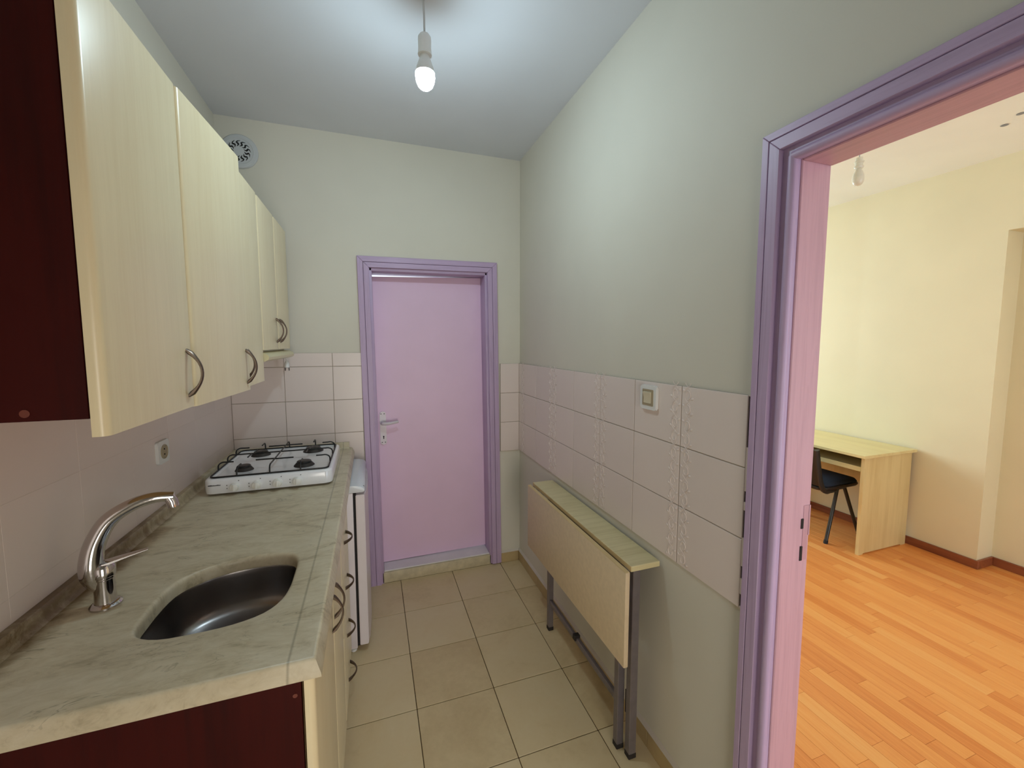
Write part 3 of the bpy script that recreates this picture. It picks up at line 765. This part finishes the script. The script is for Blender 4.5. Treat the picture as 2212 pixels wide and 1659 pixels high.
for bx_, by_, r_ in BRN:
    s1 = -1 if bx_ < xm else 1; s2 = -1 if by_ < ymid else 1
    ex = FX0 if s1 < 0 else FX1; ey = FY0 if s2 < 0 else FY1
    wire([(ex, by_, zr), (ex - s1 * .002, by_, zr + .022), (ex - s1 * .016, by_, zp), (ex - s1 * .035, by_, zp), (ex - s1 * .058, by_, zp)])
    wire([(bx_, ey, zr), (bx_, ey - s2 * .002, zr + .022), (bx_, ey - s2 * .014, zp), (bx_, ey - s2 * .035, zp), (bx_, ey - s2 * .062, zp)])
    wire([(xm, by_, zp), (xm + s1 * .03, by_, zp), (xm + s1 * .075, by_, zp)])
    wire([(bx_, ymid, zp), (bx_, ymid + s2 * .02, zp), (bx_, ymid + s2 * .065, zp)])
obj('pan_support', bm, M['rack'], gh, 60)

# ================================================================== BASE UNITS
b1 = empty('base_cabinet', (XL, 1.25, 0), 'birch two-door sink base cabinet with dark red end panel', 'cabinet')
carcass(b1, -.152, .902, 1.612, .06, .8515, 'edge', open_top=True)
bm = B(); box(bm, XL + .009, -.152, .884, .901, 0, .8515, .0006); sp2 = obj('side_panel', bm, M['red'], b1, label='dark mahogany red end panel')
bm = B(); lathe(bm, [(.0045, -.0012), (.004, .001)], -.163, .884, .806, 12, 'y'); obj('screw_cap', bm, M['cap'], sp2)
bm = B(); box(bm, -.205, -.188, .902, 1.612, 0, .06); obj('plinth', bm, M['edge'], b1)
cab_door(b1, 'cabinet_door', -.147, .886, .062, .842, .395, 0, ('v', .365, .735), t=.020)
cab_door(b1, 'cabinet_door', -.147, 1.283, .062, .842, .327, 0, ('v', .034, .735), t=.020)
b2 = empty('drawer_unit', (XL, 1.83, 0), 'birch four-drawer base unit beside the fridge', 'drawer unit')
carcass(b2, -.152, 1.614, 2.048, .055, .8515, 'edge')
bm = B(); box(bm, -.205, -.188, 1.614, 2.048, 0, .055); obj('plinth', bm, M['edge'], b2)
for z0, z1, hz in ((.060, .190, .095), (.194, .395, .292), (.399, .600, .500), (.604, .842, .695)):
    cab_door(b2, 'drawer', -.147, 1.616, z0, z1, .430, 0, ('h', .225, hz), t=.020)

# fridge
fr = empty('fridge', (-.35, 2.315, 0), 'white undercounter fridge between the drawers and end wall', 'fridge')
bm = B(); box(bm, -.600, -.101, 2.070, 2.560, .022, .802, .004, 2); obj('fridge_body', bm, M['fridge'], fr)
bm = B(); box(bm, -.1005, -.090, 2.078, 2.552, .030, .798); obj('door_gasket', bm, M['dark'], fr)
bm = B(); P_ = [(-.0895, 2.070), (-.0895, 2.560)] + [(-.046 + .010 * math.sin(math.pi * (i + .0) / 8) - .004 * (i in (0, 8)), 2.560 - .49 * i / 8) for i in range(9)]
prism(bm, P_, 'z', .034, .790); bmesh.ops.bevel(bm, geom=list(bm.edges), offset=.003, segments=2, affect='EDGES'); fd = obj('fridge_door', bm, M['fridge'], fr, 40)
bm = B(); pf = [(-.60, .8025), (-.058, .8025), (-.050, .806), (-.047, .812), (-.051, .822), (-.064, .8315), (-.085, .836), (-.115, .8375), (-.60, .8375)]
prism(bm, pf, 'y', 2.068, 2.562); bmesh.ops.bevel(bm, geom=[e_ for e_ in bm.edges if abs(e_.verts[0].co.y - e_.verts[1].co.y) < 1e-5], offset=.002, segments=1, affect='EDGES'); tp = obj('fridge_top', bm, M['fridge_top'], fr, 50)
bm = B(); lathe(bm, [(.007, -.004), (.007, .002)], -.0515, 2.100, .8185, 14, 'x'); obj('badge', bm, M['grey'], tp)
for x in (-.12, -.56):
    for y in (2.095, 2.535):
        bm = B(); lathe(bm, [(.014, 0), (.014, .010), (.008, .012), (.008, .023)], x, y, 0, 12); obj('foot', bm, M['plastic'], fr)

# ================================================================== WALL FITTINGS
av = empty('air_vent', (-.626, YB, 2.516), 'round grey-white ventilation grille high on the end wall', 'vent')
bm = B(); lathe(bm, [(.087, .0), (.087, -.006), (.083, -.011), (.066, -.013), (.064, -.011), (.060, -.011), (.004, -.013)], -.626, YB, 2.516, 40, 'y'); obj('cover', bm, M['vent'], av, 30)
for i in range(13):
    a0 = 2 * math.pi * i / 13; bm = B(); pts = []
    for q in range(7):
        s_ = q / 6; r_ = .024 + .030 * s_; a = a0 + .42 * math.sin(2 * math.pi * (s_ - .5)) * .5 - .5 * s_
        pts.append((-.626 + r_ * math.cos(a), YB - .0118, 2.516 + r_ * math.sin(a)))
    sweep_rect(bm, pts, (0, 1, 0), [.0034] * 7, [.001, .005, .008, .0085, .0075, .0046, .001]); obj('slot', bm, M['dark'], av)
so = empty('wall_socket', (XL + TT, 1.820, 1.120), 'white wall socket on the left wall above the worktop', 'socket')
sx_ = XL + TT
bm = B(); prism(bm, rrect(1.779, 1.861, 1.079, 1.161, .008), 'x', sx_, sx_ + .010); bmesh.ops.bevel(bm, geom=[e_ for e_ in bm.edges], offset=.002, segments=2, affect='EDGES'); obj('frame', bm, M['plastic'], so)
bm = B(); lathe(bm, [(.026, .0101), (.026, .0125), (.0235, .0135), (.022, .0112), (.004, .0105)], sx_, 1.820, 1.120, 28, 'x'); obj('insert', bm, M['taupe'], so)
for s_ in (-1, 1):
    bm = B(); lathe(bm, [(.003, .0105), (.003, .0122)], sx_, 1.820, 1.120 + s_ * .0095, 10, 'x'); obj('hole', bm, M['dark'], so)
sw = empty('light_switch', (XR - TT, 1.236, 1.319), 'white light switch with ivory rocker on the tiled right wall', 'switch')
sx_ = XR - TT
bm = B(); prism(bm, rrect(1.193, 1.281, 1.276, 1.362, .007), 'x', sx_ - .011, sx_); bmesh.ops.bevel(bm, geom=[e_ for e_ in bm.edges], offset=.0025, segments=2, affect='EDGES'); obj('frame', bm, M['plastic'], sw)
bm = B(); prism(bm, rrect(1.207, 1.267, 1.290, 1.348, .003), 'x', sx_ - .0125, sx_ - .0105); obj('bezel', bm, M['taupe'], sw)
bm = B(); prism(bm, [(sx_ - .0122, 1.299), (sx_ - .0145, 1.299), (sx_ - .0140, 1.318), (sx_ - .0195, 1.338), (sx_ - .0122, 1.340)], 'y', 1.217, 1.257); obj('rocker', bm, M['ivory'], sw)

# ================================================================== PENDANT BULBS
def pendant(x, y, ztop, zc, s, lit, label, group):
    e = empty('pendant_bulb', (x, y, ztop), label, 'light bulb', group)
    bm = B(); tube(bm, [(x - .002, y, ztop + .0005), (x, y + .001, (ztop + zc) / 2 + .05 * s), (x, y, zc + .128 * s)], .0034 * s, 8); obj('cord', bm, M['cord'], e)
    bm = B(); lathe(bm, [(.006, .130), (.016, .127), (.0215, .119), (.0225, .108), (.0215, .085), (.0225, .070), (.0235, .062)], x, y, zc, 24) if s == 1 else lathe(bm, [(r * s, h_ * s) for r, h_ in [(.006, .130), (.020, .127), (.021, .108), (.027, .105), (.027, .098), (.021, .095), (.021, .078), (.026, .075), (.026, .066), (.022, .060)]], x, y, zc, 24)
    obj('holder', bm, M['plastic'] if lit else M['offbulb'], e)
    bm = B(); lathe(bm, [(r * s, h_ * s) for r, h_ in [(.014, .062), (.016, .055), (.023, .038), (.0285, .022), (.0312, .010), (.0322, .004)]], x, y, zc, 28); obj('bulb_collar', bm, M['plastic'] if lit else M['offbulb'], e)
    bm = B(); lathe(bm, [(r * s, h_ * s) for r, h_ in [(.0322, .004), (.0325, -.002), (.0325, -.012), (.030, -.026), (.0245, -.038), (.016, -.046), (.006, -.0495)]], x, y, zc, 28); obj('bulb_globe', bm, M['lit'] if lit else M['offbulb'], e)
    return e
pendant(.200, 1.525, ZC, 2.425, 1, True, 'lit bare bulb hanging from the kitchen ceiling', 'bare pendant bulbs')
pendant(2.43, 1.545, 2.69, 2.372, .80, False, 'unlit bare bulb hanging in the next room', 'bare pendant bulbs')

# ================================================================== FOLDING TABLE
ft = empty('folding_table', (.86, 1.61, 0), 'pale drop-leaf folding table with grey legs against the right wall', 'table')
bm = B(); box(bm, .817, .934, 1.155, 2.072, .732, .752, .002); tt = obj('tabletop', bm, M['ash'], ft)
bm = B(); box(bm, .8155, .8168, 1.156, 2.071, .7335, .7505); obj('edge_band', bm, M['tedge'], tt)
bm = B(); box(bm, .784, .802, 1.140, 2.068, .402, .742, .003, 2); lf = obj('drop_leaf', bm, M['leafbrown'], ft)
bm = B(); box(bm, .7845, .8015, 1.143, 2.065, .7418, .7430); obj('edge_band', bm, M['tedge'], lf)
for y0, y1 in ((1.168, 1.190), (1.92, 1.955), (1.985, 2.02), (2.045, 2.066)):
    bm = B(); box(bm, .8022, .8155, y0, y1, .727, .733); obj('hinge', bm, M['tube'], ft)
def leg(x0, x1, y0, y1, z1, cap=True):
    bm = B(); box(bm, x0, x1, y0, y1, .018, z1, .002); L_ = obj('leg', bm, M['tube'], ft)
    bm = B(); box(bm, x0 - .001, x1 + .001, y0 - .001, y1 + .001, 0, .020, .002); obj('foot_cap', bm, M['rubber'], L_)
leg(.843, .873, 1.180, 1.208, .731)
leg(.823, .851, 1.228, 1.256, .700)
leg(.842, .868, 1.902, 1.930, .731)
bm = B(); box(bm, .845, .862, 1.256, 1.902, .146, .172, .002); st_ = obj('stretcher', bm, M['tube'], ft)
bm = B(); box(bm, .838, .866, 1.60, 1.625, .158, .182, .002); obj('clip', bm, M['rubber'], st_)
bm = B(); box(bm, .845, .862, 1.256, 1.902, .690, .716, .002); obj('gate_rail', bm, M['tube'], ft)
bm = B(); box(bm, .873, .930, 1.186, 1.204, .714, .7315, .001); obj('bracket', bm, M['tube'], ft)
bm = B(); box(bm, .905, .932, 1.204, 2.04, .705, .7315, .001); obj('back_rail', bm, M['tube'], ft)
for z in (.150,):
    bm = B(); box(bm, .851, .858, 1.212, 1.224, z, z + .09, .001); obj('latch', bm, M['rubber'], ft)

# ================================================================== DESK + CHAIR in the next room
dk = empty('desk', (3.5, 2.5, 0), 'pale laminate desk against the cream wall of the next room', 'desk')
bm = B(); box(bm, 3.205, 3.782, 1.872, 3.10, .710, .731, .0015); obj('desktop', bm, M['deskw'], dk)
for y0 in (1.893, 3.055):
    bm = B(); prism(bm, [(3.242, 0), (3.285, 0), (3.293, .008), (3.705, .008), (3.713, 0), (3.764, 0), (3.764, .7095), (3.242, .7095)], 'y', y0, y0 + .022); obj('side_panel', bm, M['deskz'], dk)
bm = B(); box(bm, 3.265, 3.62, 1.922, 3.046, .604, .620, .001); ks = obj('keyboard_shelf', bm, M['deskw'], dk)
bm = B(); box(bm, 3.258, 3.266, 1.925, 3.043, .600, .634, .002); obj('shelf_lip', bm, M['deskw'], ks)
for y0 in (1.9155, 3.044):
    bm = B(); box(bm, 3.27, 3.60, y0, y0 + .011, .618, .640); obj('drawer_runner', bm, M['tube'], ks)
bm = B(); box(bm, 3.690, 3.706, 1.916, 3.054, .400, .7095, .001); obj('modesty_panel', bm, M['deskz'], dk)

ch = empty('chair', (3.33, 2.31, 0), 'black visitor chair with dark blue seat pushed under the desk', 'chair')
cy0, cy1 = 2.085, 2.535; cyc = (cy0 + cy1) / 2
bm = B(); L = []
for ins, z in ((.03, .405), (.008, .412), (0, .425), (.004, .438)):
    L.append([(x, y, z + .02 * max(0, (x - 3.30)) ) for x, y in rrect(3.125 + ins, 3.555 - ins, cy0 + ins, cy1 - ins, .06)])
rings(bm, L); obj('seat_shell', bm, M['chair'], ch, 50)
bm = B(); L = []
for ins, z in ((.012, .437), (.006, .447), (.014, .460), (.05, .468)):
    L.append([(x, y, z + .02 * max(0, (x - 3.30))) for x, y in rrect(3.125 + ins, 3.555 - ins, cy0 + ins, cy1 - ins, .06)])
rings(bm, L); obj('seat_cushion', bm, M['blue'], ch, 60)
bm = B(); nU, nV = 10, 8
def bk(u, v_, t):
    y = cy0 + .005 + (cy1 - cy0 - .01) * u; s_ = 2 * u - 1; z = .455 + .30 * v_
    edge = 1 - .10 * (abs(s_) ** 6); x = 3.118 - .075 * v_ - .022 * (1 - s_ * s_) + t
    return (x, y, .455 + (z - .455) * edge)
front = [[bm.verts.new(bk(i / nU, j / nV, .012)) for i in range(nU + 1)] for j in range(nV + 1)]
back = [[bm.verts.new(bk(i / nU, j / nV, -.012)) for i in range(nU + 1)] for j in range(nV + 1)]
for j in range(nV):
    for i in range(nU):
        bm.faces.new([front[j][i], front[j][i + 1], front[j + 1][i + 1], front[j + 1][i]]); bm.faces.new([back[j][i], back[j + 1][i], back[j + 1][i + 1], back[j][i + 1]])
for i in range(nU):
    bm.faces.new([front[0][i], back[0][i], back[0][i + 1], front[0][i + 1]]); bm.faces.new([front[nV][i], front[nV][i + 1], back[nV][i + 1], back[nV][i]])
for j in range(nV):
    bm.faces.new([front[j][0], front[j + 1][0], back[j + 1][0], back[j][0]]); bm.faces.new([front[j][nU], back[j][nU], back[j + 1][nU], front[j + 1][nU]])
obj('backrest', bm, M['chair'], ch, 50)
for y in (cy0 + .006, cy1 - .006):
    s_ = 1 if y < cyc else -1
    bm = B(); pts = open_curve([(3.045, y, .735), (3.070, y, .62), (3.100, y, .50), (3.135, y, .43), (3.19, y + s_ * .004, .405), (3.30, y + s_ * .02, .398)], 4)
    sweep_rect(bm, pts, (0, 1, 0), [.024] * len(pts), [.040] * (len(pts) - 8) + [.034] * 4 + [.024] * 4); obj('back_support', bm, M['chair'], ch, 50)
    yl = y + s_ * .035
    for top, foot in (((3.345, yl, .400), (3.207, y + s_ * .006, 0.0)), ((3.42, yl, .402), (3.585, y + s_ * .006, 0.0))):
        bm = B(); d_ = (Vector(foot) - Vector(top)); tube(bm, open_curve([(3.38, yl, .404), top, tuple(Vector(top) + d_ * .08 + Vector((0, 0, .004))), tuple(Vector(top) + d_ * .5), tuple(Vector(top) + d_ * .965), foot], 3), .0125, 10); lg = obj('leg', bm, M['legs'], ch, 60)
        bm = B(); tube(bm, [tuple(Vector(top) + d_ * .94), foot], .0145, 10); obj('foot_cap', bm, M['rubber'], lg)
bm = B()
for x in (3.345, 3.42): tube(bm, [(x, cy0 + .04, .400), (x, cy1 - .04, .400)], .0115, 8)
obj('cross_rail', bm, M['legs'], ch)
